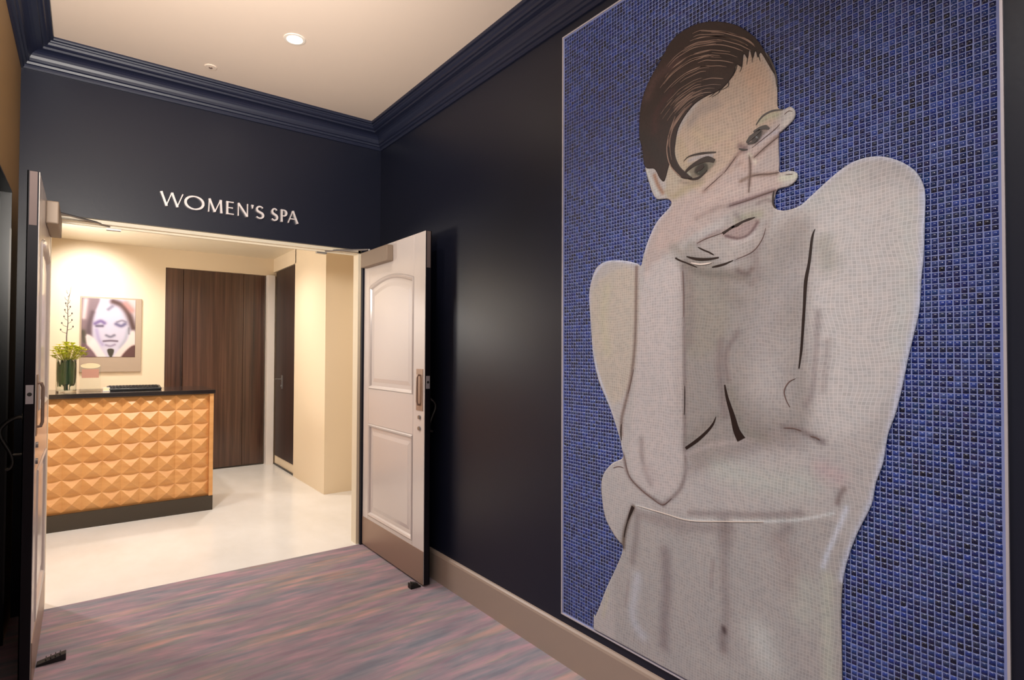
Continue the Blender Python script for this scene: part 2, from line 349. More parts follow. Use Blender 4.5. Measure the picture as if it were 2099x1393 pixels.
# ------------------------------------------------------------------ double doors
def leaf(root, xin, s, label_note):
    """s=+1: panelled face looks to -X (right leaf), s=-1: it looks to +X (left leaf). xin = face plane"""
    y0, y1, z0, z1 = 3.222, YB-.008, .014, ZD-.012
    T = .045
    b = MB()
    xo = xin+s*T
    def bx(xa, xb, ya, yb, za, zb, mi=0): b.box((min(xa, xb), ya, za), (max(xa, xb), yb, zb), mi)
    # stiles and rails around two recessed panels
    yl, yr = 3.385, 4.118
    rc = xin+s*.012
    bx(xin, xo-s*.004, y0+.004, yl, z0, z1); bx(xin, xo-s*.004, yr, y1, z0, z1)
    bx(xin, xo-s*.004, yl, yr, z0, .262); bx(xin, xo-s*.004, yl, yr, .985, 1.262)
    # arched head rail
    arch = [(yl, z1), (yr, z1)]
    for k in range(15):
        t_ = k/14; y = yr+(yl-yr)*t_; arch.append((y, 2.075+.055*math.sin(math.pi*t_)))
    b.prism([(xin, y, z) for y, z in arch], (s*(T-.004), 0, 0))
    bx(rc, xo-s*.004, yl, yr, .262, .985); bx(rc, xo-s*.004, yl, yr, 1.262, 2.14)
    o = part(b, 'leaf', DOORP, root, bevel=.0035)
    b = MB(); bx_ = lambda xa, xb, ya, yb, za, zb: b.box((min(xa, xb), ya, za), (max(xa, xb), yb, zb))
    bx_(xo-s*.004, xo, y0, y1, z0, z1)
    bx_(xin+s*.003, xo, y0, y0+.004, z0, z1)
    part(b, 'outer_skin', DOORE, root, label='dark outer face and leading edge')
    # raised mouldings round each panel
    for nm, (za, zb, arched) in (('upper', (1.262, 2.075, 1)), ('lower', (.262, .985, 0))):
        b = MB(); m_ = .02; d = .007
        loop = [(yl, za), (yr, za)]
        if arched: loop += [(yr+(yl-yr)*k/14, zb+.055*math.sin(math.pi*k/14)) for k in range(15)]
        else: loop += [(yr, zb), (yl, zb)]
        cy = sum(p[0] for p in loop)/len(loop); n_ = len(loop)
        cz = (za+zb)/2
        def inset(q, a): return [(p[0]+(a if p[0] < cy-1e-6 else -a)*min(1, abs(p[0]-cy)/(.5*(yr-yl))*1.0), p[1]+(a if p[1] < cz else -a)) for p in q]
        L = [(loop, xin), (inset(loop, .008), xin-s*d), (inset(loop, m_), xin-s*.001), (inset(loop, m_+.008), rc)]
        vs = [(x, p[0], p[1]) for lp, x in L for p in lp]
        b.add(vs, [(i*n_+j, i*n_+(j+1)%n_, (i+1)*n_+(j+1)%n_, (i+1)*n_+j) for i in range(3) for j in range(n_)])
        # raised field
        f1 = inset(loop, .055); f2 = inset(loop, .085)
        vs = [(rc, p[0], p[1]) for p in f1]+[(rc-s*.006, p[0], p[1]) for p in f2]
        b.add(vs, [(j, (j+1)%n_, n_+(j+1)%n_, n_+j) for j in range(n_)]+[tuple(range(n_, 2*n_))])
        part(b, 'panel', DOORP, root)
    b = MB(); bx(xin-s*.003, xin, y0+.004, y1, z0, .238)
    b = MB(); b.box((min(xin-s*.003, xin), y0+.004, z0), (max(xin-s*.003, xin), y1-.004, .232)); k = part(b, 'kick_plate', BRUSH, root, label='brushed metal kick plate')
    b = MB(); b.box((min(xin-s*.003, xin), 3.245, 1.16), (max(xin-s*.003, xin), 3.335, 1.44)); 
    b.tube([(xin-s*.002, 3.29, 1.20), (xin-s*.016, 3.29, 1.20), (xin-s*.022, 3.29, 1.22), (xin-s*.022, 3.29, 1.38), (xin-s*.016, 3.29, 1.40), (xin-s*.002, 3.29, 1.40)], .007)
    part(b, 'pull_plate', BRUSH, root, smooth=True)
    b = MB()
    for z in (1.115, 1.04): b.tube([(xin, 3.29, z), (xin-s*.009, 3.29, z)], .014, 14)
    part(b, 'lock_cylinder', STEEL, root, smooth=True)
    # curved handle on the outer side
    b = MB(); h = 3.30
    pts = [(xo, h, 1.245), (xo+s*.03, h, 1.245), (xo+s*.062, h, 1.225), (xo+s*.085, h, 1.195), (xo+s*.083, h, 1.16), (xo+s*.060, h, 1.115), (xo+s*.042, h, 1.075), (xo+s*.036, h, 1.04), (xo+s*.045, h, 1.015), (xo+s*.062, h, 1.010)]
    P = []
    for i in range(len(pts)-1):
        for k in range(4):
            P.append(Vector(pts[i]).lerp(Vector(pts[i+1]), k/4))
    P.append(Vector(pts[-1]))
    P = [P[0]]+[(P[i-1]+P[i]+P[i+1])/3 for i in range(1, len(P)-1)]+[P[-1]]
    b.tube(P, .009, 12); b.tube([(xo, h, 1.245), (xo+s*.006, h, 1.245)], .03, 20)
    b.tube([(xo, h, 1.075), (xo+s*.042, h, 1.075)], .007, 10)
    part(b, 'pull_handle', DARKM, root, smooth=True, label='curved dark metal handle on the outer side')
    # closer
    b = MB(); b.box((min(xin, xin-s*.055), 3.70, 2.225), (max(xin, xin-s*.055), YB-.055, 2.345))
    part(b, 'closer_cover', GREYC, root, bevel=.006, label='grey boxy door closer')
    b = MB(); xa = xin-s*.03
    b.tube([(xa, 4.06, 2.345), (xa, 4.06, 2.362)], .010)
    b.tube([(xa, 4.06, 2.360), (xa-s*.20, YB+.02, 2.360)], .007); b.tube([(xa-s*.20, YB+.02, 2.360), (xa-s*.29, YB+.105, 2.352)], .006)
    b.box((min(xa-s*.25, xa-s*.33), YB+.09, 2.335), (max(xa-s*.25, xa-s*.33), YB+.125, 2.357))
    part(b, 'closer_arm', STEEL, root, smooth=True)
    # edge plates
    b = MB(); xm = (xin+xo)/2
    b.box((xm-.014, y0-.0025, 2.12), (xm+.014, y0, 2.365)); part(b, 'flush_bolt', BOLT, root, label='pale metal flush bolt plate on the door edge')
    b = MB(); b.box((xm-.014, y0-.0025, 1.31), (xm+.014, y0, 1.395)); part(b, 'strike_plate', TRIMW, root)
    b = MB(); b.tube([(xm, y0-.004, 1.353), (xm, y0-.001, 1.353)], .009, 14)
    q = part(b, 'latch', DARKM, root)
    b = MB()
    for z in (.25, 1.2, 2.1): b.tube([(xo-s*.045+s*.02, y1+.004, z-.05), (xo-s*.045+s*.02, y1+.004, z+.05)], .007, 10)
    part(b, 'hinge', STEEL, root, smooth=True)
r_ = thing('door_1', (1.86, YB-.5, 0), 'open right door leaf, pale with two recessed panels and metal kick plate', 'door', kind='structure')
leaf(r_, 1.845, 1, '')
l_ = thing('door_2', (-.21, YB-.5, 0), 'open left door leaf seen almost edge on, pale face and dark edge', 'door', kind='structure')
leaf(l_, -.178, -1, '')
# hold-open wedges on the carpet
def wedge(x0, x1, yc, label):
    b = MB(); b.prism([(x0, yc-.022, .0), (x1, yc-.022, .0), (x1, yc-.022, .034), (x0, yc-.022, .010)], (0, .044, 0))
    for k in range(4):
        q = x0+(x1-x0)*(.3+.16*k); b.box((min(q, q+.004), yc-.02, .012+.022*(.3+.16*k)), (max(q, q+.004), yc+.02, .020+.024*(.3+.16*k)))
    tag(b.build('door_stop', RUBBER, bevel=.002), label, 'door stop', 'door stops on the carpet')
wedge(-.172, -.055, 3.515, 'black door wedge on the carpet against the left door leaf')
wedge(1.835, 1.76, 3.26, 'black door wedge on the carpet under the right door leaf corner')

# ------------------------------------------------------------------ lettering above the doorway
CAPZ, CH = 2.518, .092
def ribbon(pts, ws):
    L, Rr = [], []
    for i, p in enumerate(pts):
        a = pts[max(i-1, 0)]; c = pts[min(i+1, len(pts)-1)]
        dx, dy = c[0]-a[0], c[1]-a[1]; q = math.hypot(dx, dy) or 1
        nx, ny = -dy/q, dx/q; w_ = ws[i]/2 if isinstance(ws, list) else ws/2
        L.append((p[0]+nx*w_, p[1]+ny*w_)); Rr.append((p[0]-nx*w_, p[1]-ny*w_))
    return L, Rr
def bar(p0, p1, w0, w1=None):
    w1 = w1 or w0; wm = min(w0, w1)*.82 if w0 == w1 else (w0+w1)/2*.92
    pts = [(p0[0]+(p1[0]-p0[0])*t, p0[1]+(p1[1]-p0[1])*t) for t in (0, .2, .5, .8, 1)]
    return pts, [w0, wm*1.04, wm, wm*1.04, w1]
def arc(cx, cy, rx, ry, a0, a1, n=18): return [(cx+rx*math.cos(R(a0+(a1-a0)*k/n)), cy+ry*math.sin(R(a0+(a1-a0)*k/n))) for k in range(n+1)]
K, TH = .17, .085             # thick and thin strokes in cap heights
def smooth_w(n, a, b_): return [a+(b_-a)*math.sin(math.pi*k/(n-1)) for k in range(n)]
def glyph(ch, W):
    if ch == 'W': return [bar((.06*W, 1), (.29*W, 0), K), bar((.50*W, 1), (.27*W, .0), TH), bar((.50*W, 1), (.74*W, 0), K), bar((.96*W, 1), (.72*W, 0), TH)]
    if ch == 'O': 
        p = arc(W/2, .5, W/2-.06, .47, 0, 360, 40); return [(p, [TH+(K-TH)*abs(math.cos(R(360*k/40))) for k in range(41)])]
    if ch == 'M': return [bar((.12*W, 0), (.16*W, 1), TH), bar((.16*W, .99), (.5*W, .04), K), bar((.5*W, .04), (.84*W, .99), TH), bar((.85*W, 1), (.9*W, 0), K)]
    if ch == 'E': return [bar((.2*W, 0), (.2*W, 1), K), bar((.2*W, .955), (.97*W, .955), TH), bar((.2*W, .52), (.88*W, .52), TH), bar((.2*W, .045), (1.0*W, .045), TH)]
    if ch == 'N': return [bar((.1*W, 0), (.1*W, 1), TH), bar((.1*W, .97), (.88*W, .03), K), bar((.9*W, 0), (.9*W, 1), TH)]
    if ch == "'": return [([(W/2, 1.0), (W/2, .7)], [K*1.1, TH*.6])]
    if ch == 'S':
        p = arc(.52*W, .74, .36*W, .215, 28, 180, 12)+arc(.52*W, .74, .36*W, .215, 195, 250, 4)+arc(.50*W, .26, .40*W, .225, 70, -60, 12)[0:]+arc(.50*W, .26, .40*W, .225, -75, -152, 7)
        n_ = len(p); return [(p, [TH+(K-TH)*max(0, math.sin(math.pi*k/(n_-1)))**1.6 for k in range(n_)])]
    if ch == 'P':
        p = [(.22*W, .955)]+arc(.50*W, .72, .42*W, .235, 85, -85, 14)+[(.22*W, .485)]
        return [bar((.22*W, 0), (.22*W, 1), K), (p, [TH]+smooth_w(15, TH, K)+[TH])]
    if ch == 'A': return [bar((.05*W, 0), (.48*W, 1), TH), bar((.48*W, 1), (.94*W, 0), K), bar((.22*W, .34), (.74*W, .34), TH)]
SPANS = [('W', .388, .530), ('O', .535, .655), ('M', .671, .775), ('E', .792, .846), ('N', .868, .945), ("'", .962, .980), ('S', .992, 1.052), ('S', 1.102, 1.150), ('P', 1.168, 1.215), ('A', 1.222, 1.300)]
sign = thing('wall_lettering', (.83, YB, CAPZ), "silver raised capitals reading WOMEN'S SPA on the navy wall above the doorway", 'sign')
for ch, x0, x1 in SPANS:
    b = MB(); W = (x1-x0)/CH
    for j, (pts, ws) in enumerate(glyph(ch, W)):
        L, Rr = ribbon(pts, ws); n_ = len(L); y0 = YB-.022-.0004*j; y1 = YB-.0005-.0001*j
        conv = lambda p, y: (x0+p[0]*CH, y, CAPZ+p[1]*CH)
        vs = [conv(p, y0) for p in L]+[conv(p, y0) for p in Rr]+[conv(p, y1) for p in L]+[conv(p, y1) for p in Rr]
        fs = []
        for i in range(n_-1): fs += [(i, i+1, n_+i+1, n_+i), (2*n_+i+1, 2*n_+i, 3*n_+i, 3*n_+i+1), (i+1, i, 2*n_+i, 2*n_+i+1), (n_+i, n_+i+1, 3*n_+i+1, 3*n_+i)]
        fs += [(0, n_, 3*n_, 2*n_), (n_-1, 3*n_-1, 4*n_-1, 2*n_-1)]
        b.add(vs, fs)
    part(b, 'letter', LETTER, sign)

# ------------------------------------------------------------------ reception counter
YCF = 5.984
c = thing('reception_counter', (.1, YCF+.35, 0), 'maple reception counter with carved pyramid front and dark top', 'counter')
CX0, CX1 = -1.30, 1.040
b = MB(); b.box((CX0, YCF+.035, .14), (CX1-.0, YCF+.70, 1.139)); part(b, 'body', MAPLE, c)
b = MB(); rows = 7; ch_ = (1.130-.150)/rows; cols = round((CX1-.035-CX0)/ch_); cw = (CX1-.035-CX0)/cols
for i in range(cols):
    for j in range(rows):
        x0 = CX0+i*cw; z0 = .150+j*ch_; x1 = x0+cw; z1 = z0+ch_; y = YCF+.030
        b.add([(x0,y,z0),(x1,y,z0),(x1,y,z1),(x0,y,z1),((x0+x1)/2, YCF-.012, (z0+z1)/2)], [(0,1,4),(1,2,4),(2,3,4),(3,0,4)])
part(b, 'pyramid_front', MAPLE, c)
b = MB(); b.box((CX1-.033, YCF-.004, .142), (CX1+.002, YCF+.702, 1.138)); part(b, 'end_panel', MAPLE, c, bevel=.002)
b = MB(); b.box((CX0-.01, YCF-.02, 1.139), (CX1+.015, YCF+.72, 1.177)); part(b, 'worktop', BLACKT, c, bevel=.003, label='dark polished top')
b = MB(); b.box((CX0, YCF+.002, 0), (CX1+.004, YCF+.69, .14)); part(b, 'plinth', PLINTH, c, label='dark plinth')
ZT = 1.178
# vase
vx, vy = -.133, 6.27
v = thing('glass_vase', (vx, vy, ZT), 'clear cylindrical glass vase with green leaves at the left of the counter', 'vase')
b = MB(); rr = .077
b.lathe([(.001, 0), (rr, 0), (rr, .30), (rr-.004, .30), (rr-.004, .012), (.001, .012)], (vx, vy, ZT), 40); part(b, 'glass', GLASS, v, smooth=True)
f = thing('flower_arrangement', (vx, vy, ZT+.0125), 'low arrangement of yellow green blossoms and a tall bare sprig in the glass vase', 'flowers')
b = MB()
for k in range(120):
    a = random.uniform(0, 6.28); q = random.uniform(.060, .070); z = ZT+.05+random.uniform(0, .05)
    ux, uy = math.cos(a+1.57), math.sin(a+1.57); wv = random.uniform(.02, .034); hh = random.uniform(.17, .21)
    x, y = vx+q*math.cos(a), vy+q*math.sin(a)
    b.add([(x-ux*.004, y-uy*.004, z), (x+ux*.004, y+uy*.004, z), (x+ux*wv*.55, y+uy*wv*.55, z+hh*.5), (x+ux*.006, y+uy*.006, z+hh), (x-ux*.006, y-uy*.006, z+hh), (x-ux*wv*.55, y-uy*wv*.55, z+hh*.5)], [(0,1,2,5), (5,2,3,4)])
part(b, 'leaf', GREEN, f, label='dark green leaves seen through the glass')['kind'] = 'stuff'
b = MB()
for k in range(14):
    a = random.uniform(0, 6.28); q = random.uniform(.01, .05)
    b.tube([(vx+q*.5*math.cos(a+1), vy+q*.5*math.sin(a+1), ZT+.015), (vx+q*math.cos(a), vy+q*math.sin(a), ZT+.31)], .003, 6)
part(b, 'stem', GREEN, f)
for k in range(84):
    a = 2.4*k; q = .13*math.sqrt((k+.5)/84); x = vx+.02+q*math.cos(a)*1.0; y = vy+q*math.sin(a)*.8; z = ZT+.335+.085*(1-(q/.14)**2)+random.uniform(-.045, .03)
    b = MB(); pr = random.uniform(.026, .038)
    for p_ in range(6):
        aa = p_*1.047+k; dx, dy = math.cos(aa), math.sin(aa); nx, ny = -dy, dx
        b.add([(x, y, z), (x+dx*pr*.5+nx*pr*.36, y+dy*pr*.5+ny*pr*.36, z+.010), (x+dx*pr, y+dy*pr, z+.014), (x+dx*pr*.5-nx*pr*.36, y+dy*pr*.5-ny*pr*.36, z+.010)], [(0,1,2,3)])
    b.ball((x, y, z+.006), .0075, 5)
    b.tube([(vx+(x-vx)*.45, vy+(y-vy)*.45, ZT+.29), (x, y, z)], .002, 5)
    part(b, 'blossom', LIME if k % 3 else PALEF, f)
b = MB(); sx = vx+.0; sp = [(sx, vy, ZT+.30), (sx-.004, vy, ZT+.50), (sx+.004, vy, ZT+.62), (sx, vy, ZT+.80), (sx+.025, vy, ZT+.96)]
b.tube(sp, [.005, .0045, .0035, .0025, .001], 7)
for k in range(13):
    z = ZT+.53+.03*k; dx = (.045 if k % 2 else -.045)*random.uniform(.5, 1.1)*(1-.05*k)
    b.tube([(sx, vy, z), (sx+dx*.7, vy+random.uniform(-.02, .02), z+.012), (sx+dx, vy, z+.034)], [.0026, .002, .001], 5)
    if k < 9: b.ball((sx+dx, vy, z+.034), .006, 5, (1, 1, 1.5))
part(b, 'sprig', TWIG, f, smooth=True, label='tall thin grey sprig')
# small clear stand with cards
t = thing('card_stand', (.045, 6.25, ZT), 'small clear stand holding a cream card beside the vase', 'card stand')
b = MB(); b.box((-.035, 6.22, ZT), (.125, 6.30, ZT+.006)); b.box((-.035, 6.262, ZT+.006), (.125, 6.266, ZT+.235)); part(b, 'acrylic', GLASS, t)
b = MB(); b.prism([(.045+.075*math.cos(R(a*10)), 6.255, ZT+.236+.024*math.sin(R(a*10))) for a in range(36)], (0, .004, 0)); part(b, 'card', CARD, t, label='cream oval card')
b = MB(); b.box((-.020, 6.255, ZT+.125), (.110, 6.259, ZT+.205)); part(b, 'leaflet', CARDR, t, label='reddish leaflet')
t = thing('card_holder', (.165, 6.20, ZT), 'tiny white card holder between the clear stand and the black device', 'card holder')
b = MB(); b.box((.140, 6.17, ZT), (.195, 6.21, ZT+.008)); b.box((.140, 6.203, ZT+.008), (.195, 6.21, ZT+.035)); part(b, 'holder', WHITEP, t)
b = MB(); b.box((.145, 6.185, ZT+.008), (.190, 6.202, ZT+.030)); part(b, 'cards', CARD, t)
t = thing('keyboard', (.39, 6.3, ZT), 'low black desk device lying on the dark counter top', 'keyboard')
b = MB(); b.prism([(.175, 6.20, ZT), (.175, 6.40, ZT), (.175, 6.40, ZT+.040), (.175, 6.20, ZT+.022)], (.44, 0, 0)); part(b, 'case', BLACKP, t, bevel=.006)
b = MB()
for i in range(15):
    for j in range(4): b.box((.19+i*.027, 6.225+j*.038, ZT+.026+j*.0034), (.212+i*.027, 6.256+j*.038, ZT+.034+j*.0034))
part(b, 'keys', BLACKP, t)

# ------------------------------------------------------------------ ceiling fittings
t = thing('ceiling_downlight', (.977, 3.263, ZC), 'small bright recessed downlight in the hall ceiling', 'ceiling light')
b = MB(); b.lathe([(.062, 0), (.060, -.004), (.046, -.005), (.042, -.001), (.042, 0)], (.977, 3.263, ZC), 32); part(b, 'ring', LAMPR, t, smooth=True)
b = MB(); b.lathe([(.0001, -.002), (.04, -.002), (.04, 0)], (.977, 3.263, ZC), 32); part(b, 'lens', LAMP, t)
t = thing('sprinkler_cover', (.635, 3.903, ZC), 'tiny round cream cover plate on the hall ceiling near the crown', 'sprinkler')
b = MB(); b.lathe([(.0001, -.006), (.034, -.006), (.038, -.003), (.038, 0)], (.635, 3.903, ZC), 28); part(b, 'plate', CEIL, t, smooth=True)
b = MB(); b.lathe([(.0001, -.010), (.010, -.009), (.012, -.006)], (.635, 3.903, ZC), 16); part(b, 'cap', BRUSH, t, smooth=True)

# ------------------------------------------------------------------ painting with numpy: artwork points are given in drawing units and mapped to the wall plane
FWn = np.array(fw); RTn = np.array(rt); UPn = np.array(up)
def wall_pts(px, plane):
    """drawing units of the traced artwork -> metres on its wall. plane: (axis, value)"""
    px = np.atleast_2d(np.array(px, float)); q = FWn+np.outer((px[:, 0]-CX)/F_PX, RTn)-np.outer((px[:, 1]-CY)/F_PX, UPn)
    t = (plane[1]-(0, 0, EYE)[plane[0]])/q[:, plane[0]]
    P = np.array([0, 0, EYE])+q*t[:, None]
    return np.stack([P[:, 1 if plane[0] == 0 else 0], P[:, 2]], 1)
def smooth_line(P, closed=False, sub=6):
    P = np.array(P, float); n = len(P); out = []
    rng = n if closed else n-1
    for i in range(rng):
        g = lambda k: P[(i+k) % n] if closed else P[min(max(i+k, 0), n-1)]
        a, b_, c_, d = g(-1), g(0), g(1), g(2)
        for k in range(sub):
            t = k/sub; out.append(.5*((2*b_)+(c_-a)*t+(2*a-5*b_+4*c_-d)*t*t+(-a+3*b_-3*c_+d)*t**3))
    if not closed: out.append(P[-1])
    return np.array(out)
def dist_line(Q, L, closed=False):
    A = L if closed else L[:-1]; B = np.roll(L, -1, 0) if closed else L[1:]
    best = np.full(len(Q), 1e9); near = np.zeros_like(Q)
    for a, b_ in zip(A, B):
        d = b_-a; q = d@d
        t = np.clip(((Q-a)@d)/q, 0, 1) if q > 0 else np.zeros(len(Q))
        pr = a+t[:, None]*d; ds = np.hypot(*(Q-pr).T); m_ = ds < best
        best[m_] = ds[m_]; near[m_] = pr[m_]
    return best, near
def inside(Q, L):
    r = np.zeros(len(Q), bool); x, y = Q.T
    for (x0, y0), (x1, y1) in zip(L, np.roll(L, -1, 0)):
        if y0 == y1: continue
        c_ = ((y0 > y) != (y1 > y)) & (x < (x1-x0)*(y-y0)/(y1-y0)+x0); r ^= c_
    return r
def patch(outline, cell, color_fn, origin=(0, 0)):
    """grid of small cells clipped and snapped to an outline; returns verts2d, faces, colours"""
    lo, hi = outline.min(0)-cell, outline.max(0)+cell
    nx, ny = [int(math.ceil(v)) for v in (hi-lo)/cell]
    gx, gy = np.meshgrid(lo[0]+np.arange(nx+1)*cell, lo[1]+np.arange(ny+1)*cell, indexing='ij')
    Q = np.stack([gx.ravel(), gy.ravel()], 1)
    ds, near = dist_line(Q, outline, True)
    idx = lambda i, j: i*(ny+1)+j
    I, J = np.meshgrid(np.arange(nx), np.arange(ny), indexing='ij'); I = I.ravel(); J = J.ravel()
    quads = np.stack([idx(I, J), idx(I+1, J), idx(I+1, J+1), idx(I, J+1)], 1)
    C = Q[quads].mean(1); keep = inside(C, outline); quads = quads[keep]
    used = np.unique(quads); cnt = np.bincount(quads.ravel(), minlength=len(Q))
    bnd = (cnt > 0) & (cnt < 4) & (ds < cell*1.1)
    Q[bnd] = near[bnd]
    rm = np.full(len(Q), -1); rm[used] = np.arange(len(used))
    V = Q[used]; return V, rm[quads], color_fn(V)
def sr2lin(c):
    c = np.clip(c/255., 0, 1); return np.where(c <= .04045, c/12.92, ((c+.055)/1.055)**2.4)
def col_mesh(name, V3, faces, cols, material, per_face=False):
    me = bpy.data.meshes.new(name); V3 = np.ascontiguousarray(V3, np.float32); faces = np.ascontiguousarray(faces, np.int32)
    me.vertices.add(len(V3)); me.vertices.foreach_set('co', V3.ravel())
    me.loops.add(faces.size); me.loops.foreach_set('vertex_index', faces.ravel())
    me.polygons.add(len(faces)); me.polygons.foreach_set('loop_start', np.arange(0, faces.size, faces.shape[1], dtype=np.int32))
    me.update(calc_edges=True); me.validate()
    a = me.color_attributes.new('col', 'FLOAT_COLOR', 'POINT')
    cc = np.ones((len(V3), 4), np.float32); cc[:, :3] = sr2lin(np.asarray(cols, float)); a.data.foreach_set('color', cc.ravel())
    me.materials.append(material)
    o = bpy.data.objects.new(name, me); COL.objects.link(o); return o
def painter(base, ops, plane, unit):
    """ops in drawing units; unit = metres of one drawing unit for soft widths"""
    prep = []
    for op in ops:
        kind, pts, wd, colr, al = op
        L = wall_pts(pts, plane); L = smooth_line(L, kind == 'f', 4) if len(L) > 2 else L
        prep.append((kind, L, wd*unit, np.array(colr, float), al))
    def fn(Q):
        C = np.tile(np.array(base, float), (len(Q), 1))
        for kind, L, wd, colr, al in prep:
            lo, hi = L.min(0)-3.2*wd, L.max(0)+3.2*wd
            m_ = np.all((Q > lo) & (Q < hi), 1)
            if not m_.any(): continue
            q = Q[m_]; ds, _ = dist_line(q, L, kind == 'f')
            if kind == 's': a = al*np.exp(-(ds/wd)**2)
            else: ins = inside(q, L); a = al*np.where(ins, 1, np.exp(-(ds/wd)**2))
            C[m_] = C[m_]*(1-a[:, None])+colr*a[:, None]
        return C
    return fn
def lines_mesh(name, lines, material, plane, depth, parent, thick=.0012, label=None, closed_fill=None):
    """crisp tapered strokes laid proud of the artwork. lines: (points, width in metres or list)"""
    b = MB(); sgn = -1
    P3 = (lambda p, d: (plane[1]-d, p[0], p[1])) if plane[0] == 0 else (lambda p, d: (p[0], plane[1]-d, p[1]))
    for pts, w_ in lines:
        L = smooth_line(wall_pts(pts, plane), False, 5); n_ = len(L)
        if isinstance(w_, (int, float)): ws = [w_*min(1, .35+4*min(k/(n_-1), 1-k/(n_-1))) for k in range(n_)]
        else: ws = list(np.interp(np.linspace(0, 1, n_), np.linspace(0, 1, len(w_)), w_))
        A, B_ = ribbon([tuple(p) for p in L], ws)
        vs = [P3(p, depth+thick) for p in A]+[P3(p, depth+thick) for p in B_]+[P3(p, depth) for p in A]+[P3(p, depth) for p in B_]
        fs = []
        for i in range(n_-1): fs += [(i, i+1, n_+i+1, n_+i), (i+1, i, 2*n_+i, 2*n_+i+1), (n_+i, n_+i+1, 3*n_+i+1, 3*n_+i)]
        fs += [(0, n_, 3*n_, 2*n_), (n_-1, 3*n_-1, 4*n_-1, 2*n_-1)]
        b.add(vs, fs)
    return part(b, name, material, parent, label=label)

# ------------------------------------------------------------------ mosaic mural
MP = (0, XR)
MY0, MY1, MZ0, MZ1 = .392, 2.052, .245, 3.165
mural = thing('mosaic_mural', (XR, (MY0+MY1)/2, MZ0), 'tall mosaic of a dark haired woman with crossed arms on blue tiles', 'mosaic')
body_px = [(1592,160),(1596,192),(1597,221),(1609,226),(1623,220),(1633,230),(1629,247),(1606,270),(1599,280),(1600,336),(1601,354),(1623,351),(1637,356),(1635,370),(1620,382),(1597,389),(1591,405),(1588,420),(1596,430),(1614,432),(1642,423),(1663,405),(1690,380),(1720,354),(1750,334),(1785,323),(1818,323),(1850,333),(1877,350),(1893,374),(1899,402),(1898,450),(1896,520),(1891,570),(1887,634),(1877,680),(1865,729),(1853,787),(1839,844),(1824,885),(1819,910),(1812,950),(1798,988),(1789,1033),(1762,1087),(1743,1136),(1731,1186),(1727,1243),(1728,1320),(1729,1393),(1729,1600),
 (1220,1600),(1220,1287),(1224,1262),(1233,1240),(1246,1205),(1264,1167),(1277,1136),(1280,1117),(1272,1108),(1258,1088),(1243,1055),(1236,1003),(1240,972),(1258,949),(1280,937),(1277,915),(1274,898),(1257,845),(1244,813),(1229,775),(1219,726),(1214,661),(1211,607),(1216,574),(1227,548),(1247,536),(1279,534),(1308,540),(1317,545),(1323,521),(1333,491),(1350,455),(1379,421),(1371,408),(1351,409),(1341,396),(1333,372),(1326,345),(1328,330),(1345,300),(1390,200),(1460,110),(1560,100)]
outline = smooth_line(wall_pts(body_px, MP), True, 4)
outline[:, 1] = np.maximum(outline[:, 1], MZ0+.006)
PXM = .00175
D1, D2, RIM, DK = (150,131,126), (128,108,104), (196,188,204), (62,46,42)
PINK, PALE, YEL = (186,160,154), (196,184,176), (186,168,140)
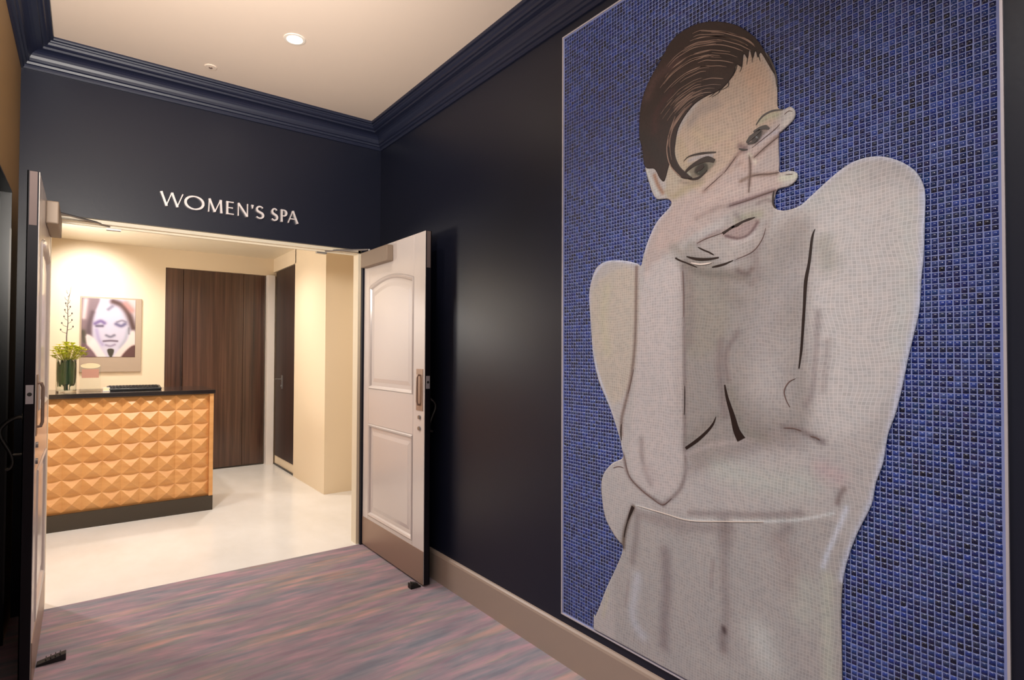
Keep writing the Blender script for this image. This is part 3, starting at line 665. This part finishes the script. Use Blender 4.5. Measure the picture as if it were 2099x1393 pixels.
ops = [
 # broad tones of the drawing: forearm and left arm pale, torso greyer, right arm pale
 ('f', [(1410,545),(1500,560),(1560,520),(1650,470),(1650,700),(1640,870),(1560,890),(1410,920)], 18, (148,131,124), .9),
 ('f', [(1420,560),(1480,570),(1480,680),(1440,720),(1415,700)], 18, (146,130,118), .7),
 ('f', [(1290,1070),(1480,1085),(1700,1075),(1725,1300),(1725,1500),(1300,1500),(1270,1300)], 14, (166,150,144), .8),
 ('f', [(1360,430),(1560,250),(1600,300),(1590,400),(1480,440),(1360,520),(1330,560)], 10, (178,146,136), .55),
 ('f', [(1395,300),(1430,230),(1540,120),(1590,200),(1590,240),(1520,300),(1440,390)], 10, (186,152,130), .85),
 ('f', [(1222,600),(1300,560),(1300,740),(1262,820),(1230,740)], 10, (188,164,146), .7),
 ('f', [(1690,480),(1790,400),(1880,420),(1870,560),(1800,800),(1700,850)], 26, (202,183,176), .75),
 ('s', [(1247,590),(1240,650),(1248,720)], 16, YEL, .5), ('s', [(1860,420),(1866,560),(1840,720)], 16, PALE, .5),
 ('s', [(1540,150),(1560,190),(1550,240)], 20, (198,154,128), .6), ('s', [(1430,270),(1450,290),(1500,290)], 16, (190,160,126), .4),
 ('s', [(1420,250),(1440,225),(1470,215)], 14, (148,128,120), .6),
 ('s', [(1640,560),(1600,600),(1560,700),(1590,800)], 34, (172,154,150), .5), ('s', [(1560,760),(1600,820)], 34, (180,160,152), .5),
 ('f', [(1330,560),(1395,560),(1398,760),(1398,950),(1362,1010),(1300,960),(1312,760)], 7, (192,170,164), .7), ('f', [(1380,300),(1400,290),(1425,370),(1400,400),(1372,390)], 6, (180,152,124), .6),
 # rims along the outline
 ('s', [(1899,402),(1896,520),(1887,634),(1865,729),(1839,844),(1812,950),(1789,1033),(1743,1136),(1731,1186)], 7, RIM, .85),
 ('s', [(1642,423),(1690,380),(1750,334),(1818,323),(1877,350),(1899,402)], 6, RIM, .5),
 ('s', [(1308,540),(1247,536),(1216,574),(1211,607),(1219,726),(1257,845),(1277,915)], 4, RIM, .7),
 ('s', [(1379,421),(1350,455),(1333,491),(1324,516)], 6, RIM, .55),
 # forearm over the chest
 ('s', [(1403,548),(1405,600),(1406,694),(1407,790),(1407,918)], 5, D2, .8), ('s', [(1415,560),(1420,640),(1416,700)], 14, D2, .45),
 ('s', [(1308,548),(1307,620),(1305,700),(1299,760),(1290,806),(1278,856),(1277,890)], 5, (110,84,76), .8),
 ('s', [(1318,900),(1321,946),(1337,990)], 8, D2, .5), ('s', [(1281,930),(1290,970),(1312,997),(1340,1019),(1363,1033)], 5, D2, .9),
 ('s', [(1363,1033),(1394,1006),(1408,970),(1408,925)], 5, D2, .8),
 ('s', [(1410,930),(1460,912),(1540,900),(1600,886)], 6, PINK, .5), ('s', [(1415,960),(1480,935),(1560,912),(1640,905)], 16, D1, .6),
 ('s', [(1609,874),(1644,882),(1688,904)], 7, D2, .85), ('s', [(1330,960),(1345,990)], 18, PINK, .5),
 ('s', [(1480,960),(1560,985),(1650,990)], 30, (186,178,166), .5), ('s', [(1690,960),(1720,975)], 18, (196,150,148), .4),
 # lower edge of the folded forearm
 ('s', [(1417,1050),(1493,1052),(1569,1054),(1645,1050)], 7, D1, .9), ('s', [(1300,1045),(1340,1060),(1420,1078),(1500,1082)], 12, D1, .8),
 ('s', [(1302,1033),(1363,1051),(1417,1064),(1493,1066),(1569,1067),(1645,1063),(1712,1050)], 3, (206,194,188), .9),
 ('s', [(1733,1000),(1724,1015),(1720,1030)], 5, D2, .9), ('s', [(1738,1040),(1722,1080),(1700,1130),(1690,1160)], 5, (206,198,206), .7),
 # waist, ribs and belly
 ('s', [(1302,1037),(1291,1064),(1283,1095),(1281,1120)], 6, (84,64,54), .85), ('s', [(1310,1060),(1306,1110),(1300,1150)], 10, D2, .5),
 ('s', [(1367,1129),(1370,1200),(1366,1260),(1364,1320)], 15, (132,114,112), .75), ('s', [(1355,1060),(1400,1080)], 22, D1, .6),
 ('s', [(1489,1070),(1490,1105)], 16, D2, .6), ('s', [(1490,1110),(1488,1180),(1492,1250),(1487,1320)], 12, (142,124,120), .65),
 ('s', [(1466,1148),(1460,1200)], 5, D1, .7), ('s', [(1619,1080),(1600,1100)], 12, D2, .5), ('s', [(1600,1110),(1625,1160),(1625,1195)], 22, (160,138,132), .7),
 ('s', [(1487,1286),(1488,1292)], 6, (72,52,52), .9), ('s', [(1484,1300),(1486,1330)], 9, D2, .6),
 ('s', [(1700,1180),(1698,1260),(1702,1393)], 12, (186,176,158), .6), ('s', [(1560,1300),(1575,1360)], 34, PALE, .8), ('s', [(1310,1180),(1300,1260),(1320,1300)], 14, (186,176,180), .7),
 ('s', [(1292,1190),(1285,1240)], 5, D1, .6), ('s', [(1250,1210),(1240,1260)], 6, YEL, .4), ('s', [(1655,1200),(1650,1260)], 26, (184,174,160), .5),
 ('s', [(1430,1340),(1500,1380),(1600,1390)], 24, (178,162,154), .5),
 # chest
 ('s', [(1516,681),(1499,706),(1492,726),(1491,752),(1496,778)], 7, D2, .75), ('s', [(1480,700),(1478,760),(1484,810),(1490,850)], 10, (126,106,102), .7),
 ('s', [(1471,852),(1450,872),(1430,890),(1412,905)], 12, (136,120,112), .7), ('s', [(1500,800),(1512,840),(1530,880),(1570,895)], 14, (132,118,108), .7),
 ('s', [(1600,890),(1560,880),(1530,850)], 14, (140,122,116), .5), ('s', [(1560,800),(1590,760),(1610,700)], 30, (184,166,160), .4),
 ('s', [(1680,640),(1676,720),(1668,800),(1655,830)], 7, (140,120,116), .6), ('s', [(1690,500),(1700,540)], 20, (150,138,126), .6),
 ('s', [(1700,700),(1690,800)], 8, D1, .5),
 ('s', [(1640,460),(1600,480),(1560,540)], 22, (168,148,140), .5), ('s', [(1545,500),(1556,560),(1544,580)], 10, D2, .5),
 ('s', [(1480,590),(1520,620)], 16, (136,118,110), .5), ('s', [(1670,420),(1760,360)], 18, PALE, .4),
 # neck and jaw
 ('s', [(1408,540),(1450,560),(1530,566)], 12, (122,106,98), .8), ('s', [(1516,555),(1534,562),(1544,552)], 6, (112,90,86), .8),
 ('s', [(1574,460),(1566,490),(1548,515),(1512,532)], 6, D2, .75), ('s', [(1434,500),(1460,484),(1484,474)], 6, (128,104,100), .8),
 ('s', [(1380,500),(1400,520),(1420,505)], 14, (146,130,120), .7), ('s', [(1470,505),(1500,515),(1530,500)], 12, PALE, .5),
 # mouth
 ('f', [(1440,500),(1480,480),(1500,440),(1540,412),(1588,400),(1585,440),(1572,480),(1545,512),(1510,528),(1470,524)], 6, (166,146,138), .75),
 ('f', [(1484,479),(1505,466),(1530,455),(1556,452),(1550,468),(1535,478),(1512,485),(1495,483)], 4, (156,122,116), .7),
 ('s', [(1515,452),(1535,444),(1560,440)], 9, (150,138,112), .6), ('s', [(1512,440),(1520,452)], 5, D2, .6),
 ('s', [(1505,498),(1530,492),(1548,480)], 6, (190,168,162), .7), ('s', [(1491,484),(1516,489),(1539,480),(1556,456)], 3, (92,62,62), .8),
 # nose, hand and fingers
 ('f', [(1385,430),(1430,395),(1480,355),(1520,325),(1560,295),(1590,268),(1600,290),(1560,325),(1545,358),(1592,356),(1592,390),(1540,408),(1480,425),(1430,450),(1380,500),(1350,500)], 5, (188,156,146), .6),
 ('s', [(1540,318),(1541,350),(1538,392)], 3.5, (112,84,74), .9), ('s', [(1538,316),(1546,324),(1552,334)], 4, (210,190,170), .7),
 ('s', [(1446,392),(1487,355),(1513,321),(1530,305)], 5, (138,102,90), .8), ('s', [(1549,323),(1570,306),(1587,290),(1599,278)], 4.5, (128,96,86), .85), ('s', [(1500,352),(1520,336)], 5, (150,112,98), .6),
 ('s', [(1522,372),(1545,361),(1570,359),(1596,356)], 4, (128,96,82), .9), ('s', [(1500,422),(1536,410),(1560,402),(1590,392)], 4.5, (108,78,80), .9),
 ('s', [(1430,448),(1470,428),(1500,422)], 6, (140,116,108), .55), ('s', [(1555,418),(1575,410),(1590,416)], 4, D2, .7),
 ('s', [(1490,400),(1520,392),(1560,384)], 5, (202,172,160), .5), ('s', [(1440,420),(1480,398),(1510,372)], 6, (200,168,156), .5),
 ('s', [(1610,258),(1622,240),(1625,230)], 6, (200,180,168), .8), ('s', [(1605,366),(1620,365),(1632,362)], 7, (196,184,162), .9),
 ('s', [(1380,420),(1420,400),(1470,370),(1510,345)], 8, (190,162,150), .5), ('s', [(1560,290),(1580,276),(1596,272)], 6, (176,160,168), .6),
 ('s', [(1385,405),(1410,385),(1440,375)], 8, (162,140,110), .6),
 ('s', [(1524,325),(1530,345)], 7, (190,150,134), .5), ('s', [(1470,300),(1500,290),(1530,275)], 10, (190,150,136), .4),
 # ear
 ('s', [(1330,350),(1340,375),(1352,398)], 4, PALE, .8), ('s', [(1345,360),(1352,380),(1362,396)], 5, (150,100,76), .8), ('s', [(1368,392),(1376,404)], 6, (176,150,120), .6),
 # eye sockets
 ('f', [(1406,360),(1422,340),(1451,328),(1468,332),(1452,351),(1430,366)], 4, (118,102,86), .95), ('f', [(1428,352),(1436,339),(1449,337),(1452,348),(1440,359)], 2.5, (44,38,28), .95), ('s', [(1433,350),(1435,352)], 2, (196,196,176), .95),
 ('s', [(1412,352),(1418,360)], 3, (190,180,160), .6), ('s', [(1398,372),(1420,376),(1445,366)], 5, (140,118,104), .6),
 ('s', [(1416,330),(1440,322),(1462,320)], 5, (166,150,150), .8), ('f', [(1536,295),(1547,278),(1566,263),(1578,264),(1566,279),(1552,294)], 2.5, (116,90,82), .7), ('f', [(1545,288),(1552,273),(1564,270),(1560,284),(1552,293)], 2, (34,24,24), .95), ('s', [(1553,281),(1555,283)], 1.6, (150,150,150), .9),
 ('s', [(1562,250),(1578,240),(1596,236)], 7, (168,156,128), .8), ('s', [(1520,300),(1530,307)], 7, (104,74,74), .7),
]
base_paint = painter((180,162,156), ops, MP, PXM)
def skin_fn(Q): 
    C = base_paint(Q)
    # mottling of the stone pieces
    g = np.sin(Q[:, 0]*71+np.sin(Q[:, 1]*53)*2)*np.sin(Q[:, 1]*67+np.sin(Q[:, 0]*47)*2)
    return (C+g[:, None]*np.array([4, 2, 1.]))*np.array([.91, .985, 1.03])
V, Fq, Cc = patch(outline, .0045, skin_fn)
FIG = .0085
V3 = np.stack([np.full(len(V), XR-FIG), V[:, 0], V[:, 1]], 1)-np.array([XR, (MY0+MY1)/2, MZ0])
o = col_mesh('woman_figure', V3, Fq[:, ::1], Cc, SKIN); o.parent = mural; o['label'] = 'flesh coloured figure of the mosaic'
sm = o.modifiers.new('thickness', 'SOLIDIFY'); sm.thickness = .005; sm.offset = 0
# hair
hair_px = [(1326,343),(1320,307),(1314,278),(1316,227),(1325,189),(1340,156),(1362,118),(1378,88),(1402,66),(1434,51),(1468,46),(1508,52),(1537,67),(1560,89),(1575,115),(1592,152),(1588,150),(1576,130),(1563,110),(1557,120),(1552,106),(1546,122),(1540,104),(1536,122),(1528,112),(1524,138),(1513,134),(1508,152),(1499,166),(1488,179),(1472,190),(1451,199),(1428,214),(1408,238),(1394,264),(1388,293),(1387,318),(1397,342),(1416,360),(1422,366),(1402,366),(1384,350),(1377,335),(1372,350),(1365,372),(1356,366),(1345,347)]
hl = smooth_line(wall_pts(hair_px, MP), True, 4)
hops = [('s', [(1330,200),(1350,160),(1390,130)], 16, (72,50,50), .7), ('s', [(1345,270),(1350,230),(1380,190)], 10, (62,28,30), .5),
        ('s', [(1470,110),(1520,110),(1550,100)], 20, (30,16,16), .8), ('s', [(1400,150),(1450,140),(1490,160)], 14, (50,34,30), .6), ('s', [(1320,280),(1340,300),(1360,330)], 16, (28,20,20), .8)]
V, Fq, Cc = patch(hl, .0035, painter((36,21,20), hops, MP, PXM))
V3 = np.stack([np.full(len(V), XR-.0118), V[:, 0], V[:, 1]], 1)-np.array([XR, (MY0+MY1)/2, MZ0])
o = col_mesh('hair', V3, Fq, Cc, HAIRM); o.parent = mural; o['label'] = 'dark swept back hair'
sm = o.modifiers.new('thickness', 'SOLIDIFY'); sm.thickness = .002; sm.offset = 0
# hair strands: interpolated between guide curves that sweep from the forehead back to the nape
guides = [
 [(1565,105),(1535,80),(1490,66),(1440,64),(1400,80),(1375,110),(1350,150)],
 [(1545,108),(1515,95),(1475,85),(1430,92),(1395,110),(1368,140),(1343,180)],
 [(1525,125),(1495,115),(1455,112),(1415,124),(1380,150),(1352,185),(1332,225)],
 [(1505,145),(1475,142),(1440,144),(1405,160),(1372,190),(1345,225),(1326,262)],
 [(1490,172),(1460,170),(1428,178),(1395,200),(1368,230),(1345,265),(1330,300)],
 [(1470,190),(1442,192),(1415,206),(1388,232),(1368,265),(1356,300),(1350,335)],
 [(1450,199),(1425,212),(1402,236),(1384,264),(1376,296),(1380,328),(1398,352)],
]
strands = []; hr = random.Random(5); G = np.array(guides, float)
for k in range(50):
    t = hr.uniform(0, len(guides)-1.001); i = int(t); f_ = t-i
    g = G[i]*(1-f_)+G[i+1]*f_
    s0 = hr.uniform(0, .35); s1 = s0+hr.uniform(.22, .55); s1 = min(s1, .98)
    ts = np.linspace(s0, s1, 6)*(len(g)-1)
    pl = [tuple(g[int(q)]*(1-(q-int(q)))+g[min(int(q)+1, len(g)-1)]*(q-int(q))) for q in ts]
    strands.append((pl, hr.uniform(.0012, .0026)))
strands += [([(1388,240),(1376,275),(1371,310),(1379,342),(1400,364)], .004)]
lines_mesh('hair_strands', strands, HAIRL, MP, .0126, mural, label='light strands in the dark hair')
# loose dark strands at the hairline
locks = [([(1330,150),(1350,128),(1372,112)], .003), ([(1576,112),(1586,132),(1594,156),(1596,180)], .006), ([(1352,128),(1378,96)], .003)]
for q in ((1513,140,1506,158), (1503,160,1492,172), (1486,180,1476,190), (1468,192,1456,201), (1509,150,1499,166), (1496,178,1482,186), (1478,190,1462,201), (1524,138,1520,150), (1536,118,1534,134), (1546,116,1545,130), (1558,112,1562,128)):
    locks.append(([(q[0], q[1]-12), (q[0], q[1]), (q[2], q[3])], [.006, .004, .0008]))
dark = [
 # eyes and brows
 ([(1404,362),(1412,350),(1424,340),(1440,331),(1454,327),(1468,331)], [.003,.009,.012,.016,.018,.010]),
 ([(1408,363),(1420,368),(1434,366),(1446,357),(1453,349)], [.002,.006,.008,.005,.002]),
 ([(1430,352),(1438,346),(1446,340)], [.010,.016,.010]),
 ([(1405,332),(1412,324),(1424,319),(1445,315),(1471,313)], [.001,.003,.005,.007,.004]),
 ([(1534,294),(1542,284),(1552,276),(1562,268)], [.006,.014,.012,.008]), ([(1548,272),(1560,265),(1572,262),(1580,266)], [.006,.010,.012,.004]), ([(1536,296),(1548,293),(1556,287)], [.005,.006,.003]),
 ([(1553,258),(1560,247),(1570,237),(1586,229),(1608,226)], [.002,.004,.005,.005,.003]),
 ([(1518,306),(1526,308),(1536,308)], [.003,.006,.002]),
 # mouth and jaw
 ([(1485,479),(1491,475),(1503,467),(1509,464)], [.010,.007,.007,.006]), ([(1503,467),(1514,462),(1526,455),(1539,450),(1551,446)], [.004,.009,.006,.007,.002]),
 ([(1434,507),(1446,513),(1456,517),(1467,523)], .0045), ([(1411,526),(1425,530),(1441,532),(1460,531),(1477,528)], [.003,.008,.009,.007,.004]),
 ([(1388,529),(1397,534),(1408,538),(1420,543),(1432,548)], [.006,.005,.004,.004,.002]), ([(1463,548),(1476,545),(1490,541),(1506,534)], [.003,.007,.006,.002]),
 ([(1590,392),(1588,405),(1589,420),(1594,428)], .005),
 # armpit, chest and crossed arm
 ([(1674,470),(1668,488),(1662,538),(1655,576),(1652,626),(1650,657),(1646,715),(1641,755)], [.001,.006,.007,.009,.007,.007,.006,.003]),
 ([(1471,853),(1465,868),(1452,884),(1432,902),(1409,918)], [.001,.006,.008,.010,.009]),
 ([(1489,788),(1494,815),(1505,851),(1513,881),(1523,900)], [.004,.009,.015,.021,.028]),
 ([(1301,1037),(1295,1052),(1290,1066)], [.013,.009,.004]), ([(1290,1066),(1285,1085),(1283,1100)], .003),
 ([(1407,790),(1407,830),(1406,850)], .0025), ([(1277,868),(1276,885),(1277,902)], .004),
]
for q in dark: lines_mesh('contour_line', [(q[0], q[1]*1.25 if isinstance(q[1], float) else [v_*1.25 for v_ in q[1]])], LINEM, MP, .0112, mural)
for q in locks: lines_mesh('hair_lock', [q], LINEM, MP, .0112, mural)
soft = [([(1602,256),(1590,268),(1570,284),(1545,304)], [.001,.003,.003,.001]), ([(1600,280),(1585,292),(1568,306),(1549,324)], [.004,.0035,.003,.001]),
 ([(1544,362),(1562,358),(1582,357),(1600,354)], [.001,.003,.003,.002]), ([(1498,423),(1536,411),(1562,401),(1594,390)], [.001,.004,.0045,.003]), ([(1487,356),(1498,341),(1512,322)], [.001,.004,.001]),
 ([(1448,390),(1466,374),(1484,358)], [.001,.003,.001]), ([(1611,236),(1620,229),(1628,230)], .002), ([(1614,359),(1628,358)], .002),
 ([(1432,499),(1452,489),(1484,478)], [.001,.004,.002]), ([(1512,532),(1546,516),(1565,492),(1573,468)], [.001,.003,.003,.001]),
 ([(1634,775),(1620,783),(1611,800),(1614,817),(1622,833)], [.001,.0035,.004,.0035,.003]),
 ([(1539,320),(1541,350),(1538,395)], .002), ([(1403,556),(1405,600),(1405,650)], .003), ([(1283,932),(1292,972),(1312,997),(1340,1020),(1362,1033),(1380,1020)], .004),
 ([(1260,958),(1272,955),(1282,958)], .003), ([(1684,901),(1676,896),(1664,893)], .004), ([(1302,756),(1296,785),(1291,806)], .003), ([(1610,876),(1630,877),(1646,882)], .003)]
for q in soft: lines_mesh('soft_line', [q], LINES, MP, .0112, mural)
for q in [([(1420,539),(1440,542),(1462,539)], .006), ([(1310,1035),(1363,1050),(1417,1065),(1493,1067),(1569,1068)], .004)]: lines_mesh('pale_line', [q], LIGHTL, MP, .0126, mural)

# background tiles, each a small bevelled glass block
TS = .0163; gp = .0016
ny = int(round((MY1-MY0-.012)/TS)); nz = int(round((MZ1-MZ0-.012)/TS)); ty = (MY1-MY0-.012)/ny; tz = (MZ1-MZ0-.012)/nz
iy, iz = np.meshgrid(np.arange(ny), np.arange(nz), indexing='ij'); iy = iy.ravel(); iz = iz.ravel()
cy = MY0+.006+(iy+.5)*ty; cz = MZ0+.006+(iz+.5)*tz
Q = np.stack([cy, cz], 1)
ds, _ = dist_line(Q, outline, True); insd = inside(Q, outline); keep = ~(insd & (ds > TS*.75))
cy, cz, iy_, iz_ = cy[keep], cz[keep], iy[keep], iz[keep]; N = len(cy)
jy = RNG.normal(0, .0003, N); jz = RNG.normal(0, .0003, N)
hy, hz = ty/2-gp/2, tz/2-gp/2; bv = .0007
tilt_y = RNG.normal(0, .028, N); tilt_z = RNG.normal(0, .028, N)
vv = []
for (sy, sz, inn, dep) in [(-1,-1,0,.0012),(1,-1,0,.0012),(1,1,0,.0012),(-1,1,0,.0012),(-1,-1,1,.0052),(1,-1,1,.0052),(1,1,1,.0052),(-1,1,1,.0052)]:
    oy = sy*(hy-inn*bv); oz = sz*(hz-inn*bv)
    d = dep+(tilt_y*oy+tilt_z*oz if inn else 0)
    vv.append(np.stack([np.full(N, XR)-d, cy+jy+oy, cz+jz+oz], 1))
VV = np.stack(vv, 1).reshape(-1, 3)-np.array([XR, (MY0+MY1)/2, MZ0])
base = (np.arange(N)*8)[:, None]
FF = np.concatenate([base+np.array(q) for q in ((4,5,6,7), (0,1,5,4), (1,2,6,5), (2,3,7,6), (3,0,4,7))]).reshape(-1, 4)
pal = np.array([(18,26,76),(24,40,108),(38,60,140),(28,46,96),(56,74,140),(18,24,54),(40,52,84),(16,48,106),(70,84,140),(46,42,98),(10,14,40)], float)
pw = np.array([.14,.16,.14,.14,.09,.08,.06,.08,.04,.04,.03]); pw /= pw.sum()
blk = RNG.integers(0, len(pal), (ny//3+2, nz//2+2))
ci = RNG.choice(len(pal), N, p=pw); ci2 = blk[iy_//3, iz_//2]
tcol = pal[ci]*.68+pal[ci2]*.32
tcol = tcol*np.array([.80,.88,.95])+RNG.normal(0, 5, (N, 1))
o = col_mesh('background_tiles', VV, FF, np.repeat(tcol, 8, 0), TILE); o.parent = mural; o['label'] = 'small square glass tiles in many blues'
b = MB(); b.box((XR-.0046, MY0, MZ0), (XR-.0006, MY1, MZ1)); part(b, 'grout_bed', GROUT, mural)
b = MB(); e = .0065
for (a0, a1, c0, c1) in ((MY0-e, MY0, MZ0-e, MZ1+e), (MY1, MY1+e, MZ0-e, MZ1+e), (MY0, MY1, MZ1, MZ1+e), (MY0, MY1, MZ0-e, MZ0)): b.box((XR-.010, a0, c0), (XR-.0006, a1, c1))
part(b, 'edge_trim', TRIMW, mural, label='thin pale metal trim')

# ------------------------------------------------------------------ portrait in the reception
PP = (1, IY1)
t = thing('portrait_picture', (.25, IY1, 1.34), 'framed black and white close up portrait print on the cream far wall', 'picture')
b = MB(); x0, x1, z0, z1 = -.05, .565, 1.30, 2.195
b.box((x0, IY1-.022, z0), (x1, IY1, z1)); part(b, 'backing_board', FRAMEM, t, bevel=.003, label='taupe mat board')
ix0, ix1, iz0, iz1 = -.035, .500, 1.480, 2.175
n_ = 150; xs = np.linspace(ix0, ix1, n_); zs = np.linspace(iz0, iz1, int(n_*1.3))
gx, gz = np.meshgrid(xs, zs, indexing='ij'); Q = np.stack([gx.ravel(), gz.ravel()], 1); m2 = len(zs)
wfn = [  # drawing units: photo columns 168..277, rows 612..732
 ('f', [(182,640),(195,618),(225,612),(255,618),(268,650),(268,690),(255,722),(230,735),(205,725),(188,700)], 4, (196,190,208), 1),
 ('f', [(168,612),(200,610),(196,628),(186,650),(184,690),(175,705),(168,700)], 4, (120,98,104), .9),
 ('s', [(190,640),(182,670),(184,692)], 5, (84,66,74), .8), ('s', [(176,615),(172,650)], 5, (226,204,204), .8),
 ('s', [(232,618),(250,626),(264,645),(273,672)], 7, (74,48,46), .95), ('s', [(258,622),(270,636)], 7, (190,128,120), .8), ('s', [(170,680),(174,700)], 6, (60,56,40), .8),
 ('s', [(222,634),(230,628)], 4, (120,116,134), .8), ('s', [(195,663),(206,658),(214,662)], 4, (110,90,140), .9), ('s', [(198,668),(210,668)], 3, (70,60,84), .8),
 ('s', [(238,664),(248,668),(256,664)], 4, (96,90,124), .9), ('s', [(240,660),(250,657),(258,660)], 2.5, (120,112,130), .8),
 ('s', [(218,687),(226,690),(234,687)], 3, (110,106,124), .9), ('s', [(224,670),(221,682)], 4, (196,190,210), .7),
 ('s', [(212,699),(226,698),(240,699)], 2.2, (96,80,96), .95), ('s', [(217,707),(226,709),(235,706)], 2.5, (140,126,150), .8),
 ('s', [(198,676),(202,694),(210,706)], 4, (160,146,186), .7), ('s', [(262,676),(257,695),(246,712)], 4, (160,160,176), .7),
 ('f', [(178,690),(190,694),(204,716),(214,734),(190,734)], 3, (232,216,214), .9), ('f', [(272,680),(262,700),(244,720),(236,734),(262,734),(273,715)], 3, (226,208,200), .9),
 ('f', [(168,708),(180,712),(196,736),(168,736)], 3, (104,74,84), .9), ('f', [(277,710),(262,718),(250,736),(277,736)], 3, (84,50,48), .95),
 ('f', [(221,717),(232,717),(227,731)], 1.5, (52,46,34), .95), ('s', [(264,672),(264,684)], 2, (110,106,110), .7)]
Cc = painter((200,188,190), wfn, PP, .0052)(Q)
I, J = np.meshgrid(np.arange(n_-1), np.arange(m2-1), indexing='ij'); I = I.ravel(); J = J.ravel()
Fq = np.stack([I*m2+J, (I+1)*m2+J, (I+1)*m2+J+1, I*m2+J+1], 1)
V3 = np.stack([Q[:, 0], np.full(len(Q), IY1-.0245), Q[:, 1]], 1)-np.array([.25, IY1, 1.34])
o = col_mesh('print', V3, Fq, Cc, PRINT); o.parent = t; o['label'] = 'black and white face resting on two hands'
sm = o.modifiers.new('thickness', 'SOLIDIFY'); sm.thickness = .002; sm.offset = 0
